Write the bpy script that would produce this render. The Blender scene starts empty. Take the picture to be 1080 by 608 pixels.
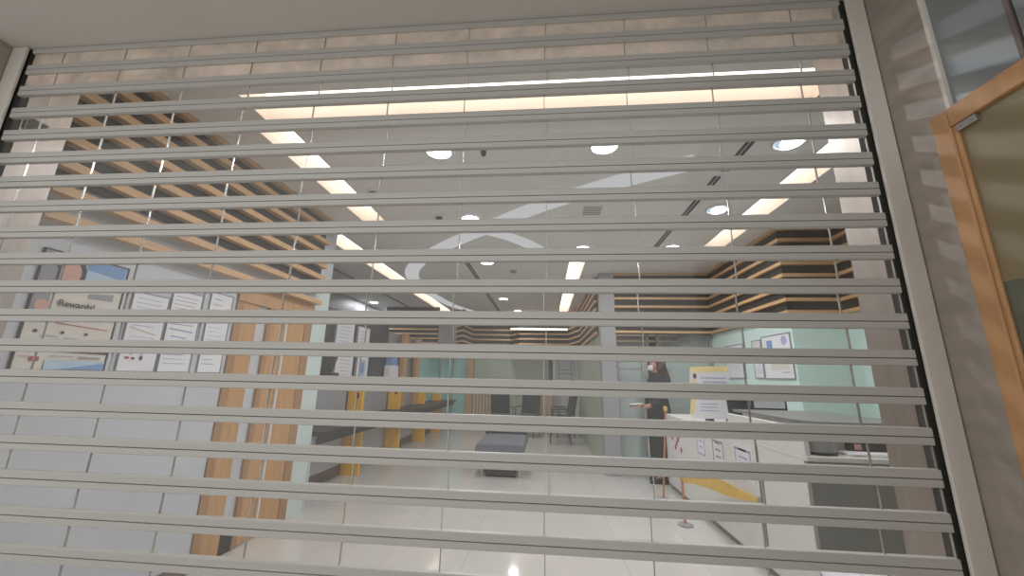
import bpy, bmesh, math, random
from mathutils import Vector, Matrix
random.seed(7)
SC = bpy.context.scene
COL = SC.collection

# ------------------------------------------------------------------ camera, world, exposure
cam_d = bpy.data.cameras.new('camera')
cam_d.sensor_fit = 'HORIZONTAL'; cam_d.sensor_width = 36.0
cam_d.lens = 402.967 / 1080 * 36.0
cam_d.clip_start = 0.02
cam = bpy.data.objects.new('camera', cam_d); COL.objects.link(cam)
_r = Vector((0.99624578, 0.08429473, 0.01971649)); _f = Vector((-0.08656987, 0.9700737, 0.22685387))
_u = Vector((-3.86e-06, -0.22770907, 0.97372921))
_m = Matrix.Identity(4)
for i in range(3):
    _m[i][0] = _r[i]; _m[i][1] = _u[i]; _m[i][2] = -_f[i]
_m[0][3], _m[1][3], _m[2][3] = 0.0, -1.13896, 1.35
cam.matrix_world = _m
SC.camera = cam
SC.view_settings.view_transform = 'Standard'
SC.view_settings.look = 'None'
SC.view_settings.gamma = 1.0
SC.view_settings.use_curve_mapping = False
SC.view_settings.exposure = 0.0

W = bpy.data.worlds.new('mall_ambient'); SC.world = W; W.use_nodes = True
_bg = W.node_tree.nodes['Background']
_bg.inputs[0].default_value = (1.0, 0.985, 0.965, 1); _bg.inputs[1].default_value = 0.93

STRIP_L = 3.0      # radiance of the recessed cove strips
DOWN_L = 14.0      # radiance of the round downlight discs
DOWN_W = 11.8       # watts of each downlight's own lamp

def area_lamp(name, loc, size, watts, colour, rot=(0, 0, 0), shape='RECTANGLE', parent=None):
    d = bpy.data.lights.new(name, 'AREA'); d.shape = shape; d.size = size[0]
    if shape in ('RECTANGLE', 'ELLIPSE'): d.size_y = size[1]
    d.energy = watts; d.color = colour
    o = bpy.data.objects.new(name, d); COL.objects.link(o); o.location = loc; o.rotation_euler = rot
    if parent: o.parent = parent
    return o

# ------------------------------------------------------------------ materials
def srgb(c):
    def f(v):
        v /= 255.0
        return v / 12.92 if v <= 0.04045 else ((v + 0.055) / 1.055) ** 2.4
    return (f(c[0]), f(c[1]), f(c[2]), 1)

def mat(name, c, rough=0.5, metal=0.0, var=0.06, scale=6.0, stretch=(1, 1, 1), spec=0.5, bump=0.0):
    m = bpy.data.materials.new(name); m.use_nodes = True
    nt = m.node_tree; b = nt.nodes['Principled BSDF']
    tc = nt.nodes.new('ShaderNodeTexCoord'); mp = nt.nodes.new('ShaderNodeMapping')
    mp.inputs['Scale'].default_value = stretch
    nz = nt.nodes.new('ShaderNodeTexNoise'); nz.inputs['Scale'].default_value = scale; nz.inputs['Detail'].default_value = 4
    rp = nt.nodes.new('ShaderNodeValToRGB')
    c = srgb(c)
    rp.color_ramp.elements[0].position = 0.3; rp.color_ramp.elements[1].position = 0.7
    rp.color_ramp.elements[0].color = tuple(max(0, v * (1 - var)) for v in c[:3]) + (1,)
    rp.color_ramp.elements[1].color = tuple(min(1, v * (1 + var)) for v in c[:3]) + (1,)
    nt.links.new(tc.outputs['Object'], mp.inputs[0]); nt.links.new(mp.outputs[0], nz.inputs['Vector'])
    nt.links.new(nz.outputs['Fac'], rp.inputs[0]); nt.links.new(rp.outputs[0], b.inputs['Base Color'])
    b.inputs['Roughness'].default_value = rough; b.inputs['Metallic'].default_value = metal
    b.inputs['Specular IOR Level'].default_value = spec
    if bump:
        bp = nt.nodes.new('ShaderNodeBump'); bp.inputs['Strength'].default_value = bump; bp.inputs['Distance'].default_value = 0.002
        nt.links.new(nz.outputs['Fac'], bp.inputs['Height']); nt.links.new(bp.outputs[0], b.inputs['Normal'])
    return m

def emit(name, c, s):
    m = bpy.data.materials.new(name); m.use_nodes = True
    nt = m.node_tree; nt.nodes.clear()
    e = nt.nodes.new('ShaderNodeEmission'); e.inputs[0].default_value = srgb(c); e.inputs[1].default_value = s
    o = nt.nodes.new('ShaderNodeOutputMaterial'); nt.links.new(e.outputs[0], o.inputs[0])
    return m

def film(name, tint, haze, haze_col, gloss=0.06, rough=0.06, noise=0.5, scale=5.0):
    """clear sheet with a dusty film: transparent + a little diffuse + a mirror layer"""
    m = bpy.data.materials.new(name); m.use_nodes = True
    nt = m.node_tree; nt.nodes.clear(); N = nt.nodes.new; L = nt.links.new
    t = N('ShaderNodeBsdfTransparent'); t.inputs[0].default_value = srgb(tint)
    d = N('ShaderNodeBsdfDiffuse'); d.inputs[0].default_value = srgb(haze_col)
    g = N('ShaderNodeBsdfGlossy'); g.inputs['Roughness'].default_value = rough
    tc = N('ShaderNodeTexCoord'); nz = N('ShaderNodeTexNoise'); nz.inputs['Scale'].default_value = scale; nz.inputs['Detail'].default_value = 6
    mr = N('ShaderNodeMapRange'); mr.inputs['From Min'].default_value = 0.3; mr.inputs['From Max'].default_value = 0.7
    mr.inputs['To Min'].default_value = haze * (1 - noise); mr.inputs['To Max'].default_value = haze * (1 + noise)
    L(tc.outputs['Object'], nz.inputs['Vector']); L(nz.outputs['Fac'], mr.inputs['Value'])
    a = N('ShaderNodeMixShader'); b = N('ShaderNodeMixShader'); o = N('ShaderNodeOutputMaterial')
    L(mr.outputs[0], a.inputs[0]); L(t.outputs[0], a.inputs[1]); L(d.outputs[0], a.inputs[2])
    b.inputs[0].default_value = gloss; L(a.outputs[0], b.inputs[1]); L(g.outputs[0], b.inputs[2])
    L(b.outputs[0], o.inputs[0])
    return m

def tile_mat(name, c1, joint, size, rough):
    m = bpy.data.materials.new(name); m.use_nodes = True
    nt = m.node_tree; b = nt.nodes['Principled BSDF']; N = nt.nodes.new; L = nt.links.new
    tc = N('ShaderNodeTexCoord'); br = N('ShaderNodeTexBrick'); br.offset = 0.0
    br.inputs['Scale'].default_value = 1.0; br.inputs['Brick Width'].default_value = size; br.inputs['Row Height'].default_value = size
    br.inputs['Mortar Size'].default_value = 0.002
    c = srgb(c1)
    br.inputs['Color1'].default_value = c; br.inputs['Color2'].default_value = tuple(v * 0.96 for v in c[:3]) + (1,)
    br.inputs['Mortar'].default_value = srgb(joint)
    L(tc.outputs['Object'], br.inputs['Vector']); L(br.outputs['Color'], b.inputs['Base Color'])
    b.inputs['Roughness'].default_value = rough
    return m

M = {}
M['alu'] = mat('satin_aluminium', (185, 183, 179), 0.42, 0.15, 0.04, 3, (0.3, 8, 8))
M['alu_dark'] = mat('groove_shadow_tone', (92, 88, 82), 0.6)  # darker aluminium tone, paints shade into the pressed groove
M['rail'] = mat('grey_painted_rail', (214, 210, 203), 0.5, 0.1, 0.04, 4, (6, 6, 0.4))
M['brush'] = mat('black_brush_seal', (40, 39, 35), 0.9)
M['soffit'] = mat('painted_soffit', (204, 202, 198), 0.75, 0, 0.03, 2)
M['steel'] = mat('brushed_stainless', (186, 178, 171), 0.60, 0.85, 0.10, 3.0, (1.2, 1.2, 7))
M['steel_blue'] = mat('blue_grey_metal_panel', (150, 156, 160), 0.38, 0.7, 0.06, 3, (1, 1, 1))
M['steel_in'] = mat('stainless_return', (168, 158, 150), 0.36, 0.55, 0.12, 4.0, (6, 6, 0.6))
M['panel'] = film('clear_polycarbonate', (250, 250, 249), 0.09, (205, 200, 192), 0.05, 0.05, 0.45, 4)
M['panel_grimy'] = film('grimy_polycarbonate', (240, 236, 230), 0.60, (236, 220, 206), 0.05, 0.08, 0.55, 7)
M['seam'] = mat('panel_edge', (176, 173, 167), 0.22, 0.55, 0.25, 9)
M['white'] = mat('white_laminate', (196, 199, 206), 0.35, 0, 0.02, 2)
M['white_paint'] = mat('white_paint', (222, 221, 217), 0.6, 0, 0.02, 2)
M['ceiling'] = mat('ceiling_paint', (228, 226, 224), 0.8, 0, 0.025, 1.5)
M['trough'] = mat('cove_paint', (246, 234, 224), 0.7, 0, 0.02, 2)
M['oak'] = mat('oak_batten', (200, 160, 116), 0.5, 0, 0.10, 6, (8, 0.6, 8))
M['oak_door'] = mat('oak_door_veneer', (192, 148, 102), 0.35, 0, 0.10, 5, (6, 6, 0.5))
M['outer_timber'] = mat('outer_timber_frame', (182, 138, 96), 0.5, 0, 0.10, 5, (6, 6, 0.5))
M['timber_frame'] = mat('brown_timber_frame', (164, 126, 90), 0.45, 0, 0.12, 5, (6, 6, 0.5))
M['backing'] = mat('dark_brown_backing', (30, 26, 24), 0.7, 0, 0.1, 4)
M['dark'] = mat('charcoal_laminate', (48, 49, 56), 0.3, 0, 0.08, 4)
M['black'] = mat('black_plastic', (34, 34, 37), 0.4, 0, 0.1, 5)
M['granite'] = mat('dark_stone_shelf', (30, 31, 36), 0.4, 0, 0.3, 30, (1, 1, 1), 0.25)
M['grey'] = mat('mid_grey_panel', (152, 153, 157), 0.45, 0, 0.05, 3)
M['darkgrey'] = mat('dark_grey_laminate', (134, 134, 132), 0.5, 0, 0.04, 3)
M['skirting'] = mat('brown_grey_skirting', (110, 98, 94), 0.5)
M['floor'] = tile_mat('polished_tile', (206, 203, 198), (172, 167, 160), 0.6, 0.09)
M['walkway'] = tile_mat('walkway_tile', (206, 200, 190), (130, 122, 112), 0.6, 0.3)
M['yellow'] = mat('golden_yellow_laminate', (250, 188, 44), 0.4, 0, 0.05, 4)
M['yellow_cloth'] = mat('yellow_webbing', (206, 170, 92), 0.7, 0, 0.10, 20)
M['orange'] = mat('orange_pole', (196, 128, 84), 0.4, 0.2)
M['teal'] = mat('pale_teal_frosted_glass', (210, 234, 228), 0.3, 0, 0.03, 2)
M['teal_b'] = mat('mint_frosted_glass', (150, 200, 196), 0.28, 0, 0.10, 3)
M['post_white'] = mat('teal_tinted_white', (204, 217, 214), 0.4)
M['sage'] = mat('sage_frosted_glass', (166, 176, 158), 0.4, 0, 0.03, 2)
M['glass'] = film('frosted_partition_glass', (232, 240, 238), 0.48, (214, 226, 223), 0.06, 0.1, 0.1, 2)
M['clear'] = film('clear_partition_glass', (240, 246, 245), 0.10, (200, 206, 205), 0.08, 0.05, 0.3, 3)
M['paper'] = mat('white_paper', (226, 226, 230), 0.7, 0, 0.02, 6)
M['ink'] = mat('grey_ink', (150, 150, 158), 0.8)
M['ink_dark'] = mat('dark_print', (70, 66, 74), 0.8)
M['ink_red'] = mat('red_print', (176, 64, 70), 0.8)
M['ink_maroon'] = mat('maroon_print', (92, 52, 54), 0.8)
M['ink_blue'] = mat('blue_print', (122, 156, 202), 0.8)
M['ink_sky'] = mat('sky_blue_print', (176, 200, 220), 0.8)
M['ink_skin'] = mat('skin_tone_print', (206, 162, 150), 0.8)
M['ink_cream'] = mat('cream_print', (214, 208, 200), 0.8)
M['ink_gold'] = mat('gold_print', (238, 216, 156), 0.8)
M['ink_lav'] = mat('lavender_print', (170, 170, 206), 0.8)
M['fabric'] = mat('grey_upholstery', (104, 107, 116), 0.8, 0, 0.08, 30)
M['chrome'] = mat('chrome_leg', (190, 190, 192), 0.18, 0.95, 0.02, 3)
M['skin'] = mat('skin', (176, 128, 104), 0.55)
M['hair'] = mat('dark_brown_hair', (60, 42, 34), 0.6, 0, 0.2, 20)
M['robe'] = mat('black_clothing', (30, 29, 33), 0.8, 0, 0.12, 8)
M['mask'] = mat('white_cloth', (232, 230, 230), 0.8)
M['olive'] = mat('olive_painted_reflection', (132, 119, 92), 0.45, 0, 0.05, 2)  # upper door glass, corridor reflection put into the colour
M['olive_dark'] = mat('dark_green_painted_reflection', (96, 98, 82), 0.12, 0, 0.05, 2)  # lower door glass, darker part of the same painted reflection
M['beige'] = mat('beige_panelling', (186, 164, 138), 0.5, 0, 0.12, 3, (9, 1, 0.3))
M['strip'] = emit('warm_strip_light', (255, 243, 230), STRIP_L)
M['cove_white'] = emit('white_cove_light', (232, 234, 236), 0.62)
M['disc'] = emit('cool_downlight', (232, 240, 255), DOWN_L)
M['disc_blue'] = emit('blue_white_lamp_coil', (186, 216, 246), 0.95)
M['screen'] = emit('monitor_glow', (214, 218, 222), 0.42)

# ------------------------------------------------------------------ mesh helpers
class MB:
    def __init__(s): s.v = []; s.f = []; s.mi = []; s.cur = 0
    def face(s, pts):
        n = len(s.v); s.v += [tuple(p) for p in pts]; s.f.append(tuple(range(n, n + len(pts)))); s.mi.append(s.cur)
    def box(s, x0, x1, y0, y1, z0, z1, mi=None):
        if mi is not None: s.cur = mi
        n = len(s.v)
        s.v += [(x, y, z) for z in (z0, z1) for y in (y0, y1) for x in (x0, x1)]
        for q in ((0, 2, 3, 1), (4, 5, 7, 6), (0, 1, 5, 4), (2, 6, 7, 3), (0, 4, 6, 2), (1, 3, 7, 5)):
            s.f.append(tuple(n + i for i in q)); s.mi.append(s.cur)
        return s
    def prism(s, prof, axis, a, b):
        """prof: list of 2-D points, extruded along axis 'x','y','z' from a to b"""
        n = len(s.v); k = len(prof)
        for t in (a, b):
            for p, q in prof:
                s.v.append({'x': (t, p, q), 'y': (p, t, q), 'z': (p, q, t)}[axis])
        for i in range(k):
            j = (i + 1) % k
            s.f.append((n + i, n + j, n + k + j, n + k + i)); s.mi.append(s.cur)
        s.f.append(tuple(range(n + k - 1, n - 1, -1))); s.mi.append(s.cur)
        s.f.append(tuple(range(n + k, n + 2 * k))); s.mi.append(s.cur)
        return s
    def lathe(s, prof, cx, cy, seg=20, caps=True):
        n = len(s.v); k = len(prof)
        for r, z in prof:
            for i in range(seg):
                a = 2 * math.pi * i / seg
                s.v.append((cx + r * math.cos(a), cy + r * math.sin(a), z))
        for j in range(k - 1):
            for i in range(seg):
                i2 = (i + 1) % seg
                s.f.append((n + j * seg + i, n + j * seg + i2, n + (j + 1) * seg + i2, n + (j + 1) * seg + i)); s.mi.append(s.cur)
        if caps:
            s.f.append(tuple(n + i for i in range(seg - 1, -1, -1))); s.mi.append(s.cur)
            s.f.append(tuple(n + (k - 1) * seg + i for i in range(seg))); s.mi.append(s.cur)
        return s
    def tube(s, pts, r, seg=8):
        pts = [Vector(p) for p in pts]; n = len(s.v)
        for i, p in enumerate(pts):
            d = (pts[min(i + 1, len(pts) - 1)] - pts[max(i - 1, 0)]).normalized()
            a = d.cross(Vector((0, 0, 1)) if abs(d.z) < 0.9 else Vector((1, 0, 0))).normalized(); b = d.cross(a)
            for k in range(seg):
                t = 2 * math.pi * k / seg
                s.v.append(tuple(p + a * (r * math.cos(t)) + b * (r * math.sin(t))))
        for i in range(len(pts) - 1):
            for k in range(seg):
                k2 = (k + 1) % seg
                s.f.append((n + i * seg + k, n + i * seg + k2, n + (i + 1) * seg + k2, n + (i + 1) * seg + k)); s.mi.append(s.cur)
        s.f.append(tuple(n + k for k in range(seg - 1, -1, -1))); s.mi.append(s.cur)
        m = n + (len(pts) - 1) * seg
        s.f.append(tuple(m + k for k in range(seg))); s.mi.append(s.cur)
        return s
    def build(s, name, mats, parent=None, bevel=0, smooth=False, loc=None):
        me = bpy.data.meshes.new(name)
        v = s.v
        off = Vector((0, 0, 0))
        if parent is not None:
            off = Vector(parent.get('_o', (0, 0, 0)))
        elif loc is not None:
            off = Vector(loc)
        me.from_pydata([tuple(Vector(p) - off) for p in v], [], s.f)
        for m in (mats if isinstance(mats, (list, tuple)) else [mats]): me.materials.append(m)
        for p, mi in zip(me.polygons, s.mi): p.material_index = mi; p.use_smooth = smooth
        bm = bmesh.new(); bm.from_mesh(me); bmesh.ops.recalc_face_normals(bm, faces=bm.faces); bm.to_mesh(me); bm.free()
        o = bpy.data.objects.new(name, me); COL.objects.link(o)
        if parent is not None:
            o.parent = parent; o['_o'] = tuple(off)
        elif loc is not None:
            o.location = loc; o['_o'] = tuple(off)
        if bevel:
            bv = o.modifiers.new('edge', 'BEVEL'); bv.width = bevel; bv.segments = 2; bv.limit_method = 'ANGLE'
        return o

def thing(name, label, cat, loc=(0, 0, 0), group=None, kind=None):
    o = bpy.data.objects.new(name, None); COL.objects.link(o); o.location = loc; o.empty_display_size = 0.1
    o['_o'] = tuple(loc); o['label'] = label; o['category'] = cat
    if group: o['group'] = group
    if kind: o['kind'] = kind
    return o
def tag(o, label, cat, group=None, kind=None):
    o['label'] = label; o['category'] = cat
    if group: o['group'] = group
    if kind: o['kind'] = kind
    return o
def structure(o, label, cat):
    return tag(o, label, cat, None, 'structure')
def copy_tree(o, parent=None):
    c = o.copy(); COL.objects.link(c)
    if parent: c.parent = parent
    for ch in list(o.children): copy_tree(ch, c)
    return c
def B(x0, x1, y0, y1, z0, z1): return MB().box(x0, x1, y0, y1, z0, z1)

# ------------------------------------------------------------------ setting: floor, ceiling, walls
structure(B(-4.3, 3.3, 0.0, 9.6, -0.06, 0.0).build('floor', M['floor']), 'polished beige tile floor of the room behind the shutter', 'floor')
structure(B(-5.0, 5.0, -5.0, 0.0, -0.06, 0.0).build('floor_walkway', M['walkway']), 'beige tiled walkway in front of the shutter', 'floor')

ZC = 3.0
TROUGHS = {  # name: x0,x1,y0,y1
    'front': (-1.87, 1.60, 0.72, 0.97), 'left': (-2.01, -1.76, 0.985, 2.66), 'right': (1.99, 2.24, 0.985, 3.62),
    'long': (-2.74, -2.47, 2.90, 9.45), 'centre': (0.35, 0.58, 4.14, 8.80), 'thin': (0.58, 2.50, 4.10, 4.19)}
def holed_slab(x0, x1, y0, y1, z0, z1, holes):
    xs = sorted({x0, x1} | {h[0] for h in holes} | {h[1] for h in holes}); ys = sorted({y0, y1} | {h[2] for h in holes} | {h[3] for h in holes})
    mb = MB()
    for yi in range(len(ys) - 1):
        for xi in range(len(xs) - 1):
            cx, cy = (xs[xi] + xs[xi + 1]) / 2, (ys[yi] + ys[yi + 1]) / 2
            if any(h[0] < cx < h[1] and h[2] < cy < h[3] for h in holes): continue
            mb.face([(xs[xi], ys[yi], z0), (xs[xi + 1], ys[yi], z0), (xs[xi + 1], ys[yi + 1], z0), (xs[xi], ys[yi + 1], z0)])
            mb.face([(xs[xi], ys[yi], z1), (xs[xi + 1], ys[yi], z1), (xs[xi + 1], ys[yi + 1], z1), (xs[xi], ys[yi + 1], z1)])
    return mb
structure(holed_slab(-4.3, 3.3, 0.0, 9.6, ZC, ZC + 0.24, list(TROUGHS.values())).build('ceiling', M['ceiling']), 'plain grey-white ceiling with recessed light strips', 'ceiling')

# left wall
structure(B(-2.56, -2.43, 0.28, 1.63, 0, ZC).build('wall_left', M['white']), 'smooth white wall on the left carrying the posters', 'wall')
structure(B(-2.56, -2.43, 1.63, 2.90, 2.07, ZC).build('wall_left_lintel', M['white']), 'white wall strip above the timber door on the left', 'wall')
structure(B(-4.43, -4.3, 2.6, 9.6, 0, ZC).build('wall_left_outer', M['grey']), 'grey outer wall far behind the service counter', 'wall')
structure(B(-4.3, -2.56, 2.75, 2.88, 0, ZC).build('wall_left_return', M['grey']), 'grey return wall behind the end of the white wall', 'wall')
structure(B(-4.3, 3.3, 9.6, 9.73, 0, ZC).build('wall_back', M['grey']), 'grey wall closing the far end of the room', 'wall')
# right wall
structure(B(2.55, 3.2, 3.05, 5.15, 0, ZC).build('wall_right', M['teal']), 'pale teal glass-clad wall block on the right', 'wall')
structure(B(3.07, 3.2, 0.28, 3.05, 0, ZC).build('wall_right_front', M['teal']), 'pale teal wall on the right nearest the shutter', 'wall')
structure(B(3.2, 3.3, 5.15, 9.6, 0, ZC).build('wall_right_rear', M['grey']), 'grey wall of the room behind the glass partition', 'wall')
# front wall: steel clad pillars and lintel
structure(B(1.1, 3.3, 0.03, 0.28, 0, ZC).build('wall_front_right', M['steel_in']), 'stainless clad front pillar right of the shutter', 'wall')
structure(B(-4.3, -2.16, 0.03, 0.215, 0, ZC).build('wall_front_left', M['steel_in']), 'stainless clad front pillar left of the shutter', 'wall')
structure(B(-2.16, 1.1, 0.16, 0.27, 2.78, ZC).build('wall_front_lintel', M['ceiling']), 'lintel above the shutter opening, inside', 'wall')
# outer face
structure(B(-3.2, 1.06, -0.62, 0.14, 2.622, 2.9).build('trim_soffit', M['soffit']), 'smooth grey painted soffit over the shutter', 'soffit')
structure(B(1.06, 1.5, -0.178, 0.03, 0, 2.9).build('wall_reveal', M['steel']), 'brushed stainless steel reveal right of the shutter', 'wall')
structure(B(1.052, 1.064, -0.184, -0.174, 0, 2.9).build('trim_edge', M['rail']), 'thin pale edge strip between steel reveal and blue-grey panel', 'trim')
structure(B(1.062, 1.5, -0.332, -0.184, 0, 2.9).build('wall_cladding', M['steel_blue']), 'blue-grey metal cladding panel above the timber door frame', 'wall')
structure(B(1.058, 1.075, -0.341, -0.332, 0, 2.9).build('trim_joint', M['skirting']), 'brown joint strip between two metal cladding panels', 'trim')
structure(B(1.062, 1.5, -1.6, -0.345, 0, 2.9).build('wall_cladding_outer', M['steel_blue']), 'blue-grey metal cladding panel at the top right edge', 'wall')
structure(B(-3.2, -2.165, -0.1, 0.03, 0, 2.9).build('wall_reveal_left', M['steel']), 'stainless steel reveal left of the shutter', 'wall')
vp = thing('vent_plate', 'small dark vent plate high on the left stainless pillar', 'vent', (-2.16, 0.11, 2.34))
B(-2.159, -2.152, 0.075, 0.145, 2.315, 2.375).build('plate_frame', M['darkgrey'], vp)
mb = MB()
for i in range(4): mb.box(-2.1515, -2.149, 0.082, 0.138, 2.322 + i * 0.013, 2.331 + i * 0.013)
mb.build('vent_slot', M['black'], vp)
# skirtings
structure(B(-2.43, -2.418, 0.28, 1.63, 0, 0.09).build('baseboard_left', M['skirting']), 'brown-grey skirting under the white poster wall', 'skirting')
structure(B(-2.82, -2.808, 2.92, 9.3, 0, 0.13).build('baseboard_counter', M['skirting']), 'brown skirting under the service counter wall', 'skirting')
# low wall behind the counter on the left
structure(B(-2.95, -2.82, 2.92, 9.3, 0, 0.698).build('wall_counter', M['white']), 'white lower wall under the service counter', 'wall')

# ------------------------------------------------------------------ roller shutter
PITCH, Z0 = 0.1, 2.62
SX0, SX1 = -2.0865, 0.9935
sh = thing('roller_shutter', 'closed aluminium roller shutter with clear panels across the whole shopfront', 'shutter', (-0.55, 0, 0))
slat_prof = [(0.000, 0.023), (-0.008, 0.0225), (-0.009, 0.020), (-0.009, 0.0015), (-0.0045, 0.0008), (-0.0045, -0.0008), (-0.009, -0.0015),
             (-0.009, -0.0185), (-0.007, -0.020), (0.000, -0.020), (0.007, -0.020), (0.008, -0.018), (0.008, 0.021), (0.006, 0.023)]
# (y, z) profile with the pressed groove at z = 0
slat_mesh = None
for k in range(0, 27):
    if slat_mesh is None:
        mb = MB(); mb.prism([(y, z) for y, z in slat_prof], 'x', SX0 + 0.55, SX1 + 0.55)
        o = mb.build('slat', [M['alu'], M['alu_dark']]); slat_mesh = o.data
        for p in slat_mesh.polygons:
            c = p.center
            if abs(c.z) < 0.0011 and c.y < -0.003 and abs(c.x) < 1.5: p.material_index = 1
    else:
        o = bpy.data.objects.new('slat', slat_mesh); COL.objects.link(o)
    o.parent = sh; o.location = (0, 0, Z0 - PITCH * k)
# clear panels between the slats
SEAM = 0.2785
cols = [SX0] + [0.004 + SEAM * n for n in range(-7, 4)] + [SX1]
def panel_mb(x0, x1, zt, zb, grimy=False):
    mb = MB(); y = 0.001
    n = 4
    # clear sheet, bowed a touch
    for i in range(n):
        a, b = x0 + (x1 - x0) * i / n, x0 + (x1 - x0) * (i + 1) / n
        mb.cur = 2 if grimy else 0
        mb.face([(a, y, zb), (b, y, zb), (b, y, zt), (a, y, zt)])
    mb.cur = 1
    mb.box(x1 - 0.0012, x1 + 0.0012, y - 0.003, y + 0.003, zb, zt)
    return mb
cells = []
for k in range(0, 26):
    jit = random.uniform(-0.009, 0.009) if k not in (8, 9) else 0
    for c in range(len(cols) - 1):
        a = cols[c] + (jit if 0 < c else 0); b = cols[c + 1] + (jit if c + 1 < len(cols) - 1 else 0)
        cells.append((k, c, a, b))
# the rows in view are 1..17; the lowest of these show largest
cells.sort(key=lambda q: (0 if 8 <= q[0] <= 17 else 1, -q[0] if q[0] <= 17 else q[0], q[1]))
first, rest = cells[:100], cells[100:]
for k, c, a, b in first:
    panel_mb(a, b, Z0 - PITCH * k - 0.0195, Z0 - PITCH * (k + 1) + 0.0225).build('clear_panel', [M['panel'], M['seam']], sh)
mb = MB()
for k, c, a, b in rest:
    p = panel_mb(a, b, Z0 - PITCH * k - 0.0195, Z0 - PITCH * (k + 1) + 0.0225, k <= 1)
    n = len(mb.v); mb.v += p.v; mb.f += [tuple(i + n for i in f) for f in p.f]; mb.mi += p.mi
o = mb.build('clear_panel', [M['panel'], M['seam'], M['panel_grimy']], sh); o['kind'] = 'stuff'
# guide rails
gr = thing('guide_rail', 'grey guide rail along the right end of the shutter', 'guide rail', (1.03, 0, 0))
B(1.004, 1.058, -0.022, -0.012, 0.0, 2.62).build('front_flange', M['rail'], gr, bevel=0.002)
B(1.03, 1.058, -0.012, 0.03, 0.0, 2.62).build('channel_side', M['rail'], gr)
B(0.994, 1.03, -0.006, 0.026, 0.0, 2.62).build('brush_seal', M['brush'], gr)
gl = thing('guide_rail', 'grey guide rail along the left end of the shutter', 'guide rail', (-2.13, 0, 0))
B(-2.163, -2.097, -0.022, -0.012, 0.0, 2.62).build('front_flange', M['rail'], gl, bevel=0.002)
B(-2.163, -2.125, -0.012, 0.03, 0.0, 2.62).build('channel_side', M['rail'], gl)
B(-2.125, -2.087, -0.006, 0.026, 0.0, 2.62).build('brush_seal', M['brush'], gl)
br = thing('lock_bracket', 'small black bracket by the top left end of the shutter', 'bracket', (-2.07, 0.05, 2.53))
MB().prism([(0.0, 2.520), (0.0, 2.552), (0.05, 2.548), (0.065, 2.536), (0.05, 2.526)], 'y', 0.03, 0.05).build('bracket_plate', M['brush'], None)
bp_ = bpy.data.objects['bracket_plate']; bp_.parent = br; bp_.location = (-2.115 + 2.07, -0.05, -2.53)
B(-2.12, -2.105, 0.025, 0.055, 2.505, 2.565).build('bracket_base', M['brush'], br)

# ------------------------------------------------------------------ timber framed door at the right edge, outside
fr = thing('framed_door', 'brown timber framed door with olive panel at the right edge outside', 'door', (1.0, -0.5, 0))
FX0, FX1 = 0.97, 1.055
B(FX0, FX1, -0.246, -0.206, 0, 2.005).build('stile', M['outer_timber'], fr, bevel=0.003)
B(FX0, FX1, -1.30, -1.244, 0, 2.005).build('stile', M['outer_timber'], fr, bevel=0.003)
B(FX0, FX1, -1.244, -0.246, 1.957, 2.005).build('top_rail', M['outer_timber'], fr, bevel=0.003)
B(FX0, FX1, -1.244, -0.246, 0, 0.2).build('bottom_rail', M['outer_timber'], fr, bevel=0.003)
B(FX0 + 0.012, FX1, -1.244, -0.246, 1.57, 1.957).build('upper_reflection', M['olive'], fr)
B(FX0 + 0.012, FX1, -1.244, -0.246, 0.2, 1.57).build('lower_reflection', M['olive_dark'], fr)
B(FX0 + 0.005, FX0 + 0.012, -0.256, -0.246, 0.2, 1.957).build('glazing_bead', M['outer_timber'], fr, bevel=0.002)
o = B(FX0 + 0.001, FX0 + 0.012, -0.300, -0.257, 1.937, 1.955).build('corner_bracket', M['chrome'], fr, bevel=0.002); o['label'] = 'small metal corner bracket'

# ------------------------------------------------------------------ ceiling lights
def trough(key, label, group):
    x0, x1, y0, y1 = TROUGHS[key]
    t = thing('ceiling_strip_light', label, 'ceiling light', ((x0 + x1) / 2, (y0 + y1) / 2, ZC), group)
    h = 0.17; mb = MB()
    mb.face([(x0, y0, ZC), (x0, y1, ZC), (x0, y1, ZC + h), (x0, y0, ZC + h)])
    mb.face([(x1, y0, ZC), (x1, y1, ZC), (x1, y1, ZC + h), (x1, y0, ZC + h)])
    mb.face([(x0, y0, ZC), (x1, y0, ZC), (x1, y0, ZC + h), (x0, y0, ZC + h)])
    mb.face([(x0, y1, ZC), (x1, y1, ZC), (x1, y1, ZC + h), (x0, y1, ZC + h)])
    mb.face([(x0, y0, ZC + h), (x1, y0, ZC + h), (x1, y1, ZC + h), (x0, y1, ZC + h)])
    mb.build('housing', M['trough'], t)
    e = 0.012
    B(x0 + e, x1 - e, y0 + e, y1 - e, ZC + h - 0.02, ZC + h - 0.006).build('diffuser', M['strip'], t)
G = 'recessed strip lights in the ceiling'
trough('front', 'long recessed strip light across the ceiling just behind the shutter top', G)
trough('left', 'short recessed strip light running inward beside the left timber battens', G)
trough('right', 'recessed strip light running inward on the right side of the ceiling', G)
trough('long', 'long recessed strip light over the service counter at far left', G)
trough('centre', 'recessed strip light running to the back near the ceiling middle', G)
trough('thin', 'thin strip light along the ceiling above the glass partition', G)

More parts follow.
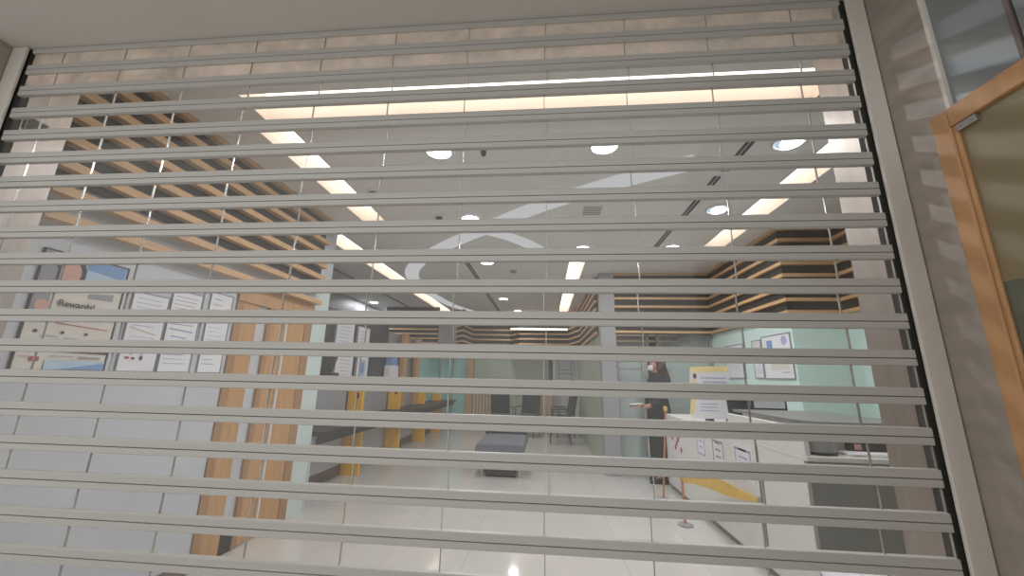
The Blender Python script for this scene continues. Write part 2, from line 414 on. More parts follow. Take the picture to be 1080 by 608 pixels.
def downlight(x, y, label, coil=False, w=DOWN_W):
    t = thing('downlight', label, 'ceiling light', (x, y, ZC), 'round downlights in the ceiling')
    r = 0.095
    MB().lathe([(r + 0.022, ZC - 0.001), (r + 0.020, ZC - 0.007), (r, ZC - 0.009), (r - 0.004, ZC - 0.003)], x, y, 24, caps=False).build('trim_ring', M['white_paint'], t, smooth=True)
    if coil:
        MB().lathe([(r - 0.003, ZC - 0.001), (r - 0.003, ZC - 0.0035)], x, y, 24).build('reflector', M['disc_blue'], t)
        pts = []
        for i in range(40):
            a = i / 39 * 2 * math.pi * 2.3; rr = 0.02 + 0.055 * i / 39
            pts.append((x + rr * math.cos(a), y + rr * math.sin(a), ZC - 0.014))
        MB().tube(pts, 0.009, 6).build('lamp_coil', M['disc'], t)
    else:
        MB().lathe([(r - 0.003, ZC - 0.001), (r - 0.003, ZC - 0.005)], x, y, 24).build('lens', M['disc'], t)
    area_lamp('downlight_lamp', (0, 0, -0.02), (0.17, 0.17), w, (0.95, 0.97, 1.0), (0, 0, 0), 'DISK', t)
downlight(-0.80, 1.38, 'bright round downlight in the ceiling left of the middle, nearest the shutter')
downlight(0.43, 1.38, 'bright round downlight in the ceiling right of the middle, nearest the shutter')
downlight(1.71, 1.39, 'bluish round downlight with lamp coil, nearest the shutter on the right', True)
downlight(1.69, 2.50, 'bluish round downlight with lamp coil beside the right strip light', True)
downlight(-0.80, 2.64, 'round downlight beyond the nearest left one, by the curved ceiling cove')
downlight(0.48, 3.64, 'round downlight in the ceiling middle, before the glass partition')
downlight(1.60, 3.64, 'round downlight near the far end of the right strip light')
downlight(-0.86, 4.25, 'round downlight inside the sweep of the curved ceiling cove')
downlight(-4.02, 7.40, 'nearer round downlight over the area behind the service counter')
downlight(-4.02, 8.60, 'farther round downlight over the area behind the service counter')
downlight(-0.90, 6.95, 'round downlight toward the back, beside the dark ceiling slot')
downlight(-0.70, 8.50, 'farthest round downlight, close to the back wall')
downlight(1.70, 6.80, 'round downlight in the room behind the glass partition')

fc = thing('cove_light', 'slim warm cove light along the far timber batten bulkhead', 'ceiling light', (-0.2, 8.85, 2.6))
B(-0.90, 0.58, 8.80, 8.845, 2.545, 2.60).build('housing', M['trough'], fc)
B(-0.89, 0.57, 8.79, 8.80, 2.555, 2.59).build('light_tube', M['strip'], fc)
# curved cove bands
def ribbon(pts, w, z0, z1):
    mb = MB(); L = []; R = []
    # smooth the polyline (Catmull-Rom)
    P = [Vector((x, y, 0)) for x, y in pts]; S = []
    for i in range(len(P) - 1):
        p0, p1, p2, p3 = P[max(i - 1, 0)], P[i], P[i + 1], P[min(i + 2, len(P) - 1)]
        for j in range(6):
            t = j / 6
            S.append(0.5 * ((2 * p1) + (-p0 + p2) * t + (2 * p0 - 5 * p1 + 4 * p2 - p3) * t * t + (-p0 + 3 * p1 - 3 * p2 + p3) * t ** 3))
    S.append(P[-1])
    for i, p in enumerate(S):
        d = (S[min(i + 1, len(S) - 1)] - S[max(i - 1, 0)]).normalized(); nrm = Vector((-d.y, d.x, 0))
        L.append(p + nrm * w / 2); R.append(p - nrm * w / 2)
    for i in range(len(S) - 1):
        a, b, c, d = L[i], L[i + 1], R[i + 1], R[i]
        for z in (z0, z1): mb.face([(q.x, q.y, z) for q in (a, b, c, d)])
        mb.face([(a.x, a.y, z0), (b.x, b.y, z0), (b.x, b.y, z1), (a.x, a.y, z1)])
        mb.face([(d.x, d.y, z0), (c.x, c.y, z0), (c.x, c.y, z1), (d.x, d.y, z1)])
    for q, p in ((L[0], R[0]), (L[-1], R[-1])):
        mb.face([(q.x, q.y, z0), (p.x, p.y, z0), (p.x, p.y, z1), (q.x, q.y, z1)])
    return mb
CURVE = [(1.15, 1.62), (0.70, 1.86), (0.25, 2.14), (-0.25, 2.52), (-0.75, 2.98), (-1.30, 3.50), (-1.82, 4.10), (-2.20, 4.80), (-2.36, 5.6), (-2.36, 6.6), (-2.2, 7.8), (-1.9, 8.6)]
cv = thing('curved_cove', 'wide pale curved cove band sweeping across the ceiling', 'ceiling cove', (0, 3, ZC))
ribbon(CURVE, 0.22, ZC - 0.012, ZC - 0.001).build('cove_panel', M['cove_white'], cv)
cv2 = thing('curved_cove', 'short pale cove band branching toward the ceiling middle', 'ceiling cove', (-0.3, 3.4, ZC))
ribbon([(-0.62, 3.02), (-0.42, 3.2), (-0.24, 3.42), (-0.10, 3.66), (-0.06, 3.85)], 0.2, ZC - 0.012, ZC - 0.001).build('cove_panel', M['cove_white'], cv2)

# slot air diffusers
def slot(x, y0, y1, n, label, w=0.028, gap=0.035):
    t = thing('air_slot', label, 'air diffuser', (x, (y0 + y1) / 2, ZC), 'slot air diffusers in the ceiling')
    tot = n * gap
    B(x - tot / 2 - 0.01, x + tot / 2 + 0.01, y0, y1, ZC - 0.004, ZC - 0.001).build('frame', M['ceiling'], t)
    for i in range(n):
        c = x - tot / 2 + gap * (i + 0.5)
        B(c - w / 2, c + w / 2, y0 + 0.01, y1 - 0.01, ZC - 0.0055, ZC - 0.003).build('slot', M['black'], t)
slot(1.44, 1.28, 1.78, 2, 'nearest pair of dark air slots right of the ceiling middle')
slot(1.42, 1.84, 2.70, 2, 'second pair of dark air slots right of the ceiling middle')
slot(1.40, 2.78, 3.75, 2, 'farthest pair of dark air slots, by the right strip light')
slot(-1.16, 4.1, 6.1, 2, 'dark double air slot inside the curved cove', 0.03, 0.04)
slot(-1.18, 6.3, 8.8, 2, 'dark double air slot toward the back wall', 0.03, 0.04)
slot(-3.40, 4.2, 6.2, 2, 'nearer dark air slot above the service counter', 0.03, 0.04)
slot(-3.38, 6.4, 8.4, 2, 'farther dark air slot above the service counter', 0.03, 0.04)

def ceiling_dome(x, y, r, label, m, name, cat):
    t = thing(name, label, cat, (x, y, ZC))
    MB().lathe([(r, ZC - 0.001), (r, ZC - 0.012), (r * 0.85, ZC - 0.016)], x, y, 20).build('base', M['ceiling'], t, smooth=False)
    MB().lathe([(r * 0.62, ZC - 0.016), (r * 0.58, ZC - 0.035), (r * 0.35, ZC - 0.05), (0.004, ZC - 0.054)], x, y, 18).build('sensor_head', m, t, smooth=True)
ceiling_dome(-1.12, 2.56, 0.06, 'dark ceiling sensor left of the curved cove', M['dark'], 'ceiling_sensor', 'sensor')
ceiling_dome(-1.58, 1.97, 0.05, 'small grey smoke detector beside the left strip light', M['darkgrey'], 'smoke_detector', 'smoke detector')
ceiling_dome(-0.46, 1.38, 0.035, 'small dark sprinkler head beside the brightest left downlight', M['dark'], 'sprinkler_head', 'sprinkler')
ceiling_dome(-0.50, 4.66, 0.08, 'flat grey smoke detector near the middle of the curved cove', M['darkgrey'], 'smoke_detector', 'smoke detector')
# square air grille
ag = thing('air_grille', 'square dark air grille in the ceiling middle', 'air grille', (0.47, 2.48, ZC))
B(0.36, 0.58, 2.36, 2.60, ZC - 0.006, ZC - 0.001).build('grille_frame', M['ceiling'], ag)
mb = MB()
for i in range(5): mb.box(0.38, 0.56, 2.385 + i * 0.042, 2.405 + i * 0.042, ZC - 0.009, ZC - 0.004)
mb.build('louvre', M['darkgrey'], ag)

# ------------------------------------------------------------------ timber batten bulkheads
def batten_run(plan, side, zs, h, d, parent):
    """plan: polyline (x,y); side=+1 battens stand out to the left-hand side of the walking direction"""
    P = [Vector((x, y)) for x, y in plan]
    def offs(o):
        out = []
        for i, p in enumerate(P):
            ns = []
            if i > 0: t = (P[i] - P[i - 1]).normalized(); ns.append(Vector((-t.y, t.x)) * side)
            if i < len(P) - 1: t = (P[i + 1] - P[i]).normalized(); ns.append(Vector((-t.y, t.x)) * side)
            n = sum(ns, Vector((0, 0)))
            n = n.normalized()
            k = 1 / max(0.35, n.dot(ns[0]))
            out.append(p + n * o * k)
        return out
    a, b = offs(0.002), offs(d)
    for z in zs:
        mb = MB(); n = 0
        for i in range(len(P)):
            mb.v += [(a[i].x, a[i].y, z), (b[i].x, b[i].y, z), (b[i].x, b[i].y, z + h), (a[i].x, a[i].y, z + h)]
        for i in range(len(P) - 1):
            o = 4 * i
            for j in range(4):
                k = (j + 1) % 4
                mb.f.append((o + j, o + k, o + 4 + k, o + 4 + j)); mb.mi.append(0)
        mb.f.append((3, 2, 1, 0)); mb.mi.append(0)
        o = 4 * (len(P) - 1); mb.f.append((o, o + 1, o + 2, o + 3)); mb.mi.append(0)
        mb.build('batten', M['oak'], parent)
def backing(plan, side, z0, z1, t, parent, m):
    mb = MB()
    for i in range(len(plan) - 1):
        p, q = Vector(plan[i]), Vector(plan[i + 1]); d = (q - p).normalized(); n = Vector((-d.y, d.x)) * (-side) * t
        pts = [p, q, q + n, p + n]
        mb.prism([(v.x, v.y) for v in pts], 'z', z0, z1)
    mb.build('backing_board', m, parent)
ZS = [2.045 + 0.131 * i for i in range(8)]
lb = thing('batten_bulkhead', 'timber batten panel on dark backing high along the left wall', 'batten panel', (-2.4, 1.45, 2.05))
backing([(-2.39, 0.33), (-2.39, 2.62)], -1, 2.27, ZC - 0.002, 0.035, lb, M['backing'])
batten_run([(-2.39, 0.33), (-2.39, 2.62)], -1, ZS, 0.044, 0.06, lb)
rb = thing('batten_bulkhead', 'stepped timber batten bulkhead above the teal wall on the right', 'batten panel', (2.6, 4, 2.05))
plan = [(1.08, 4.9), (2.53, 4.9), (2.53, 3.02), (3.06, 3.02), (3.06, 0.7)]
backing(plan, -1, 2.05, ZC - 0.002, 0.02, rb, M['backing'])
batten_run(plan, -1, ZS, 0.036, 0.04, rb)
fb = thing('batten_bulkhead', 'timber batten bulkhead wrapping round the far end of the room', 'batten panel', (-0.6, 9, 2.05))
plan = [(-2.28, 8.6), (-2.05, 8.25), (-1.98, 9.2), (-0.92, 9.25), (-0.66, 8.9), (0.62, 8.9), (0.84, 8.0), (0.84, 5.12)]
backing(plan, -1, 2.05, ZC - 0.002, 0.02, fb, M['backing'])
batten_run(plan, -1, ZS, 0.036, 0.04, fb)
gb = thing('batten_bulkhead', 'short timber batten panel over the far end of the service counter', 'batten panel', (-3.2, 8, 2.05))
backing([(-3.95, 8.0), (-2.6, 8.0)], -1, 1.95, ZC - 0.002, 0.03, gb, M['backing'])
batten_run([(-3.95, 8.0), (-2.6, 8.0)], -1, [1.99 + 0.11 * i for i in range(5)], 0.03, 0.04, gb)
# column
structure(B(0.86, 1.08, 4.86, 5.12, 0, ZC).build('wall_column', M['grey']), 'plain grey column at the left end of the glass partition', 'column')

# ------------------------------------------------------------------ left wall: posters and notices
XW = -2.43
def sheet(parent, name, base, rects, y0, y1, z0, z1, x=XW):
    mb = MB(); mats = [base]; mb.box(x + 0.004, x + 0.008, y0, y1, z0, z1, 0)
    lay = 0
    for m, poly in rects:
        if m not in mats: mats.append(m)
        mb.cur = mats.index(m); lay += 1
        xx = x + 0.0083 + 0.0002 * lay
        mb.face([(xx, p[0], p[1]) for p in poly])
    return mb.build(name, mats, parent)
def rect(y0, y1, z0, z1): return [(y0, z0), (y1, z0), (y1, z1), (y0, z1)]
def ell(cy, cz, ry, rz, n=20): return [(cy + ry * math.cos(2 * math.pi * i / n), cz + rz * math.sin(2 * math.pi * i / n)) for i in range(n)]
def frame(parent, y0, y1, z0, z1, m, w=0.008, x=XW, d=0.012):
    mb = MB(); mb.box(x, x + d, y0 - w, y0, z0 - w, z1 + w); mb.box(x, x + d, y1, y1 + w, z0 - w, z1 + w)
    mb.box(x, x + d, y0, y1, z1, z1 + w); mb.box(x, x + d, y0, y1, z0 - w, z0)
    mb.box(x, x + 0.004, y0, y1, z0, z1)
    return mb.build('frame', m, parent)
pt = thing('poster', 'framed rewards poster with a portrait photo on the white left wall', 'poster', (XW, 0.62, 1.34))
frame(pt, 0.434, 0.810, 1.338, 1.916, M['ink_dark'], 0.006)
sheet(pt, 'printed_sheet', M['ink_cream'], [
    (M['ink_sky'], rect(0.60, 0.806, 1.765, 1.912)), (M['ink_blue'], [(0.62, 1.86), (0.80, 1.84), (0.806, 1.912), (0.60, 1.912)]),
    (M['ink'], rect(0.438, 0.50, 1.60, 1.912)),
    (M['ink_dark'], ell(0.552, 1.855, 0.062, 0.052)), (M['ink_dark'], rect(0.498, 0.524, 1.76, 1.86)), (M['ink_dark'], rect(0.592, 0.618, 1.775, 1.86)),
    (M['ink_skin'], ell(0.556, 1.825, 0.042, 0.058)), (M['ink_lav'], rect(0.50, 0.62, 1.735, 1.775)),
    (M['beige'], [(0.64, 1.77), (0.72, 1.768), (0.69, 1.79)]),
    (M['ink'], [(0.652, 1.712), (0.77, 1.715), (0.77, 1.755), (0.652, 1.735)]),
    (M['ink_skin'], ell(0.475, 1.645, 0.028, 0.03)),
    (M['ink_maroon'], rect(0.466, 0.522, 1.565, 1.582)), (M['ink_red'], [(0.545, 1.566), (0.78, 1.553), (0.78, 1.557), (0.545, 1.570)]),
    (M['ink_dark'], ell(0.481, 1.521, 0.008, 0.008, 12)), (M['ink_dark'], ell(0.586, 1.523, 0.008, 0.008, 12)), (M['ink_dark'], ell(0.688, 1.524, 0.008, 0.008, 12)),
    (M['ink'], rect(0.50, 0.57, 1.50, 1.503)), (M['ink'], rect(0.60, 0.67, 1.495, 1.498)), (M['ink'], rect(0.70, 0.78, 1.495, 1.498)),
    (M['ink_maroon'], [(0.586, 1.428), (0.806, 1.424), (0.806, 1.442), (0.60, 1.438)]),
    (M['ink_red'], rect(0.488, 0.523, 1.379, 1.401)), (M['ink_skin'], rect(0.45, 0.485, 1.398, 1.402)),
    (M['ink_sky'], rect(0.547, 0.806, 1.342, 1.386)), (M['ink_blue'], [(0.60, 1.342), (0.806, 1.342), (0.806, 1.378)]),
    (M['ink'], rect(0.56, 0.66, 1.405, 1.408)), (M['ink'], rect(0.68, 0.78, 1.398, 1.408))], 0.436, 0.808, 1.340, 1.914)
def lettering(parent, text, size, loc, rot, m, ext=0.0004, align='CENTER'):
    c = bpy.data.curves.new('lettering', 'FONT'); c.body = text; c.size = size; c.extrude = ext; c.offset = 0.0009; c.align_x = align; c.align_y = 'CENTER'
    c.materials.append(m)
    tmp = bpy.data.objects.new('lettering_curve', c)
    me = bpy.data.meshes.new_from_object(tmp); me.name = 'lettering'
    bpy.data.objects.remove(tmp)
    if not me.materials: me.materials.append(m)
    o = bpy.data.objects.new('lettering', me); COL.objects.link(o)
    o.parent = parent; o.location = Vector(loc) - Vector(parent['_o']); o.rotation_euler = rot
    return o
lettering(pt, 'Rewards!', 0.042, (XW + 0.0155, 0.612, 1.666), (math.pi / 2, 0, math.pi / 2), M['ink_dark'])

def lines(y0, y1, zt, n, step, th, m, rag=0.25):
    out = []
    for i in range(n):
        e = y1 - (y1 - y0) * rag * random.random()
        out.append((m, rect(y0, e, zt - step * i - th, zt - step * i)))
    return out
n1 = thing('notice_sheet', 'white notice with red and green marks at its foot, beside the rewards poster', 'notice', (XW, 0.98, 1.34), 'framed notices on the white left wall')
frame(n1, 0.874, 1.090, 1.338, 1.80, M['ink'], 0.004)
sheet(n1, 'printed_sheet', M['paper'], lines(0.90, 1.06, 1.77, 7, 0.027, 0.004, M['ink_lav']) + [(M['beige'], [(0.89, 1.59), (1.05, 1.556), (1.05, 1.561), (0.89, 1.596)])] + lines(0.90, 1.06, 1.54, 3, 0.022, 0.003, M['ink_lav']) +
      [(M['ink_red'], ell(0.915, 1.415, 0.014, 0.008, 10)), (M['ink_maroon'], ell(0.95, 1.413, 0.011, 0.007, 10)), (M['ink_dark'], ell(0.995, 1.416, 0.010, 0.014, 10)), (M['ink'], rect(0.925, 0.945, 1.435, 1.439)), (M['ink'], rect(0.985, 1.005, 1.437, 1.441))], 0.876, 1.088, 1.340, 1.798)
n2 = thing('notice_sheet', 'white notice with plain grey lines, middle of the three white notices', 'notice', (XW, 1.21, 1.34), 'framed notices on the white left wall')
frame(n2, 1.110, 1.330, 1.338, 1.865, M['ink'], 0.004)
sheet(n2, 'printed_sheet', M['paper'], lines(1.13, 1.30, 1.83, 8, 0.026, 0.004, M['ink']) + [(M['ink_lav'], [(1.13, 1.61), (1.30, 1.598), (1.30, 1.606), (1.13, 1.618)]), (M['ink_blue'], [(1.15, 1.565), (1.26, 1.556), (1.26, 1.561), (1.15, 1.570)])] + lines(1.13, 1.30, 1.45, 3, 0.028, 0.003, M['ink_lav']), 1.112, 1.328, 1.340, 1.863)
n3 = thing('notice_sheet', 'tall white notice nearest the timber door on the left wall', 'notice', (XW, 1.48, 1.34), 'framed notices on the white left wall')
frame(n3, 1.392, 1.585, 1.338, 1.91, M['ink'], 0.004)
sheet(n3, 'printed_sheet', M['paper'], lines(1.42, 1.51, 1.87, 4, 0.04, 0.006, M['ink']) + lines(1.41, 1.55, 1.66, 4, 0.03, 0.003, M['ink_lav']) + lines(1.41, 1.52, 1.43, 2, 0.03, 0.004, M['ink']), 1.394, 1.583, 1.340, 1.908)

# ------------------------------------------------------------------ timber door on the left wall
dr = thing('door_1', 'light oak timber door and lintel in the white left wall', 'door', (XW, 2.2, 0), kind='structure')
B(-2.47, XW + 0.012, 1.632, 1.70, 0, 2.06).build('jamb', M['timber_frame'], dr)
B(-2.47, XW + 0.004, 1.70, 1.875, 0, 2.06).build('side_panel', M['oak_door'], dr)
B(-2.47, XW - 0.012, 1.875, 1.995, 0.16, 2.06).build('glass_light', M['white'], dr)
B(-2.47, XW + 0.004, 1.875, 1.995, 0.0, 0.16).build('kick_rail', M['backing'], dr)
B(-2.47, XW + 0.012, 1.995, 2.045, 0, 2.06).build('jamb', M['timber_frame'], dr)
dl_ = B(-2.47, XW + 0.006, 2.045, 2.52, 0.01, 2.04).build('door_leaf', M['oak_door'], dr)
B(XW + 0.007, XW + 0.03, 2.214, 2.232, 0.15, 1.85).build('pull_handle', M['white_paint'], dl_, bevel=0.004)
B(-2.47, XW + 0.014, 2.52, 2.63, 0, 2.06).build('jamb', M['timber_frame'], dr)
B(-2.47, XW + 0.010, 1.632, 2.63, 2.06, 2.075).build('head_rail', M['timber_frame'], dr)
B(XW + 0.001, XW + 0.02, 1.632, 2.63, 1.90, 2.06).build('lintel_panel', M['oak_door'], dr)
structure(B(-2.56, -2.425, 2.64, 2.90, 0, 2.3).build('trim_post', M['post_white']), 'pale teal-white wall end post beside the timber door', 'post')

# ------------------------------------------------------------------ service counter with dividers at far left
ct = thing('service_counter', 'dark stone service counter running back along the left side', 'counter', (-2.55, 6, 0))
B(-2.95, -2.30, 2.93, 9.0, 0.70, 0.745).build('worktop', M['granite'], ct, bevel=0.004)
B(-2.40, -2.36, 2.95, 9.0, 0.62, 0.70).build('apron', M['granite'], ct)
B(-2.818, -2.44, 2.93, 2.97, 0.0, 0.70).build('end_panel', M['white'], ct)
for i, (y, lab) in enumerate([(4.3, 'nearest yellow divider fin under the service counter'), (5.75, 'second yellow divider fin along the service counter'), (7.2, 'third yellow divider fin along the service counter'), (8.5, 'farthest yellow divider fin at the counter end')]):
    d = thing('counter_divider', lab, 'divider', (-2.68, y, 0), 'yellow dividers along the service counter')
    B(-2.80, -2.54, y, y + 0.05, 0.0, 0.698).build('lower_fin', M['yellow'], d, bevel=0.004)
    up = B(-2.80, -2.58, y, y + 0.05, 0.747, 1.20).build('upper_fin', M['yellow'], d, bevel=0.004)
    MB().prism([(-2.66 + 0.025 * math.cos(a * math.pi / 8), 1.05 + 0.045 * math.sin(a * math.pi / 8)) for a in range(16)], 'y', y - 0.002, y + 0.001).build('finger_hole', M['black'], up)
# machine back boards: grey and dark panels above the worktop
mp = thing('machine_bank', 'grey and charcoal machine fronts standing on the service counter', 'machine', (-2.86, 4.5, 0.75))
B(-2.95, -2.80, 2.95, 4.25, 0.747, 1.30).build('lower_front', M['grey'], mp, bevel=0.006)
B(-2.95, -2.80, 4.42, 5.70, 0.747, 1.22).build('lower_front', M['grey'], mp, bevel=0.006)
B(-2.95, -2.80, 5.87, 7.15, 0.747, 1.15).build('lower_front', M['grey'], mp, bevel=0.006)
B(-2.95, -2.88, 3.60, 5.70, 1.30, 2.22).build('upper_board', M['dark'], mp)
B(-2.95, -2.86, 5.70, 7.15, 1.16, 2.12).build('upper_board', M['darkgrey'], mp)
def hang_sheet(y0, y1, z0, z1, label, body, x=-2.855):
    t = thing('notice_sheet', label, 'notice', (x, (y0 + y1) / 2, z0), 'notices behind the service counter')
    B(x - 0.024, x + 0.003, y0 - 0.01, y1 + 0.01, z0 - 0.01, z1 + 0.01).build('holder', M['grey'], t)
    sheet(t, 'printed_sheet', M['paper'], body, y0, y1, z0, z1, x)
hang_sheet(3.88, 4.36, 1.64, 2.08, 'white notice with slanted lines, left one of the upper pair over the counter', lines(3.95, 4.28, 2.0, 8, 0.05, 0.008, M['ink_lav']))
hang_sheet(4.50, 4.88, 1.66, 2.06, 'white notice, right one of the upper pair over the counter', lines(4.56, 4.8, 2.0, 6, 0.055, 0.008, M['ink_lav']))
hang_sheet(3.95, 4.42, 1.315, 1.62, 'white notice with faint red lines, below the upper left notice', lines(4.05, 4.36, 1.54, 5, 0.05, 0.008, M['ink_skin']))
hang_sheet(4.56, 4.92, 1.315, 1.62, 'white notice with a blue figure, below the upper right notice', [(M['ink_sky'], rect(4.62, 4.84, 1.3, 1.56)), (M['ink_blue'], ell(4.74, 1.44, 0.06, 0.09))])
tp = thing('telephone', 'black handset unit on the machine bank beside the notices', 'telephone', (-2.78, 3.75, 1.3))
B(-2.86, -2.72, 3.62, 3.84, 1.302, 1.36).build('base', M['black'], tp, bevel=0.01)
MB().tube([(-2.78, 3.66, 1.38), (-2.75, 3.70, 1.46), (-2.75, 3.76, 1.56), (-2.78, 3.80, 1.62)], 0.03, 8).build('handset', M['black'], tp, smooth=True)
wb = thing('paper_box', 'small white box on the machine bank right of the notices', 'box', (-2.82, 5.8, 1.25))
B(-2.858, -2.74, 5.60, 5.98, 1.30, 1.51).build('box_body', M['paper'], wb, bevel=0.005)
B(-2.858, -2.75, 5.66, 5.92, 1.512, 1.68).build('blue_card', M['ink_blue'], wb)
B(-2.858, -2.80, 5.70, 5.90, 1.25, 1.30).build('bracket', M['black'], wb)
for i, (y0, y1, lab) in enumerate([(6.15, 6.35, 'left oak post standing behind the service counter'), (6.93, 7.16, 'right oak post standing behind the service counter')]):
    t = thing('oak_post', lab, 'post', (-2.83, y0, 0.75), 'oak posts behind the service counter')
    B(-2.795, -2.72, y0, y1, 0.747, 2.1).build('post', M['oak_door'], t, bevel=0.004)
    B(-2.797, -2.715, y0 - 0.01, y1 + 0.01, 2.1, 2.13).build('cap', M['timber_frame'], t)
tg = thing('glass_screen', 'mint frosted glass screen beyond the right oak post', 'screen', (-2.8, 8.3, 0.75))
B(-2.88, -2.85, 7.45, 9.2, 0.75, 2.10).build('glass_sheet', M['teal_b'], tg)
B(-2.89, -2.84, 7.43, 7.46, 0.75, 2.12).build('edge_frame', M['grey'], tg)

# ------------------------------------------------------------------ far end
bg_ = thing('glass_screen', 'mint frosted glass screen at the far left end of the room', 'screen', (-2.4, 9.3, 0))
B(-2.82, -2.10, 9.28, 9.31, 0.0, 2.04).build('glass_sheet', M['teal_b'], bg_)
B(-2.50, -2.47, 9.265, 9.279, 0.0, 2.035).build('mullion', M['grey'], bg_)
t = thing('oak_post', 'slim oak post at the far end between mint and sage glass', 'post', (-2.0, 9.25, 0))
B(-2.09, -1.92, 9.20, 9.30, 0, 2.035).build('post', M['oak_door'], t, bevel=0.003)
B(-2.10, -1.91, 9.19, 9.31, 0, 0.08).build('plinth', M['timber_frame'], t)
sg = thing('glass_screen', 'sage green frosted glass screen across the middle of the far end', 'screen', (-0.9, 9.3, 0))
B(-1.91, -0.76, 9.32, 9.35, 0.0, 2.035).build('glass_sheet', M['sage'], sg)
B(-0.74, 0.10, 9.32, 9.35, 0.0, 2.035).build('glass_sheet', M['sage'], sg)
B(-0.76, -0.74, 9.30, 9.36, 0.0, 2.035).build('mullion', M['grey'], sg)
wp = thing('beige_panelling', 'low beige ribbed panelling below the sage glass at the far end', 'panelling', (-1.5, 9.2, 0))
mb = MB()
for i in range(9): mb.box(-1.90 + i * 0.085, -1.90 + i * 0.085 + 0.07, 9.22, 9.28, 0.0, 1.02)
mb.build('ribs', M['beige'], wp); B(-1.91, -1.12, 9.21, 9.29, 1.02, 1.05).build('cap_rail', M['timber_frame'], wp)
bc = thing('oak_cabinet', 'narrow brown cabinet beside the white door at the far end', 'cabinet', (0.1, 9.0, 0))
B(-0.12, 0.20, 8.95, 9.25, 0.0, 1.02).build('carcass', M['timber_frame'], bc, bevel=0.004)
cd = B(-0.11, 0.19, 8.935, 8.949, 0.06, 1.0).build('cabinet_door', M['beige'], bc, bevel=0.003)
MB().tube([(0.15, 8.925, 0.5), (0.15, 8.925, 0.62)], 0.008, 6).build('handle', M['chrome'], cd)
d2 = thing('door_2', 'white panelled door in the far wall beside the column', 'door', (0.5, 9.3, 0), kind='structure')
B(0.20, 0.28, 9.26, 9.40, 0, 2.12).build('jamb', M['white_paint'], d2); B(0.78, 0.86, 9.26, 9.40, 0, 2.12).build('jamb', M['white_paint'], d2)
B(0.28, 0.78, 9.26, 9.40, 2.04, 2.12).build('head', M['white_paint'], d2)
lf = B(0.285, 0.775, 9.31, 9.35, 0.005, 2.035).build('door_leaf', M['white'], d2)
mb = MB()
for z0, z1 in ((0.2, 0.9), (1.0, 1.45), (1.55, 1.9)):
    mb.box(0.36, 0.70, 9.303, 9.309, z0, z0 + 0.02); mb.box(0.36, 0.70, 9.303, 9.309, z1, z1 + 0.02)
    mb.box(0.36, 0.38, 9.303, 9.309, z0, z1); mb.box(0.68, 0.70, 9.303, 9.309, z0, z1)
mb.build('panel_moulding', M['grey'], lf)
MB().lathe([(0.012, 1.0), (0.026, 1.012), (0.026, 1.03), (0.012, 1.045)], 0.74, 9.29, 12).build('knob', M['chrome'], lf)
structure(B(0.86, 0.90, 5.12, 9.6, 0, 2.05).build('wall_inner', M['sage']), 'sage partition wall running back behind the column', 'wall')

def waiting_chair(x, y, rz, label, group):
    t = bpy.data.objects.new('waiting_chair', None); COL.objects.link(t); t['_o'] = (0, 0, 0)
    MB().prism([(-0.22, 0.43), (0.22, 0.42), (0.24, 0.45), (0.2, 0.475), (-0.22, 0.475)], 'x', -0.24, 0.24).build('seat', M['fabric_black'], t, bevel=0.012)
    MB().prism([(0.19, 0.50), (0.225, 0.49), (0.33, 0.98), (0.31, 1.0), (0.285, 0.985)], 'x', -0.23, 0.23).build('backrest', M['fabric_black'], t, bevel=0.012)
    for sx in (-1, 1):
        MB().tube([(sx * 0.21, -0.19, 0.0), (sx * 0.21, -0.17, 0.44)], 0.012).build('leg', M['dark'], t)
        MB().tube([(sx * 0.21, 0.24, 0.0), (sx * 0.21, 0.19, 0.44), (sx * 0.21, 0.24, 0.6)], 0.012).build('leg', M['dark'], t)
        MB().tube([(sx * 0.25, -0.15, 0.47), (sx * 0.25, -0.15, 0.66), (sx * 0.25, 0.2, 0.66)], 0.013).build('armrest', M['dark'], t)
    place(t, x, y, rz, label, group); return t
def place(t, x, y, rz, label, group):
    t.location = (x, y, 0); t.rotation_euler = (0, 0, rz); t['label'] = label; t['category'] = 'chair'; t['group'] = group
M['fabric_black'] = mat('black_seat_fabric', (30, 31, 35), 0.8, 0, 0.1, 20)
CG = 'waiting chairs at the far end'
wc = waiting_chair(-1.02, 8.2, 0.25, 'left dark waiting chair of the far pair by the beige panelling', CG)
c2 = copy_tree(wc); place(c2, -0.42, 8.35, -0.3, 'right dark waiting chair of the far pair, beside the brown cabinet', CG)
c3 = copy_tree(wc); place(c3, 0.30, 7.6, -math.pi / 2, 'grey chair seen from the side before the white far door', CG)
c4 = copy_tree(wc); place(c4, 0.40, 8.5, -math.pi / 2 + 0.3, 'dark chair tucked beside the column at the far end', CG)

# ------------------------------------------------------------------ bench on the floor
bn = thing('upholstered_bench', 'grey upholstered bench standing alone on the tile floor', 'bench', (-0.62, 4.95, 0))
cush = MB()
secs = [(4.45, 0.34, 0.02), (4.47, 0.33, 0.05), (4.55, 0.32, 0.07), (4.95, 0.30, 0.075), (5.35, 0.285, 0.07), (5.43, 0.275, 0.05), (5.45, 0.27, 0.02)]
cush.prism([(-0.955, 0.33), (-0.29, 0.33), (-0.275, 0.36), (-0.29, 0.43), (-0.32, 0.45), (-0.92, 0.45), (-0.955, 0.43), (-0.97, 0.36)], 'y', 4.42, 5.45)
o = cush.build('cushion', M['fabric'], bn, bevel=0.02, smooth=False)
B(-0.93, -0.31, 4.50, 5.42, 0.285, 0.33).build('base_frame', M['black'], bn, bevel=0.004)
for x in (-0.88, -0.36):
    for y in (4.56, 5.36):
        MB().lathe([(0.018, 0.0), (0.018, 0.285)], x, y, 10).build('leg', M['chrome'], bn)
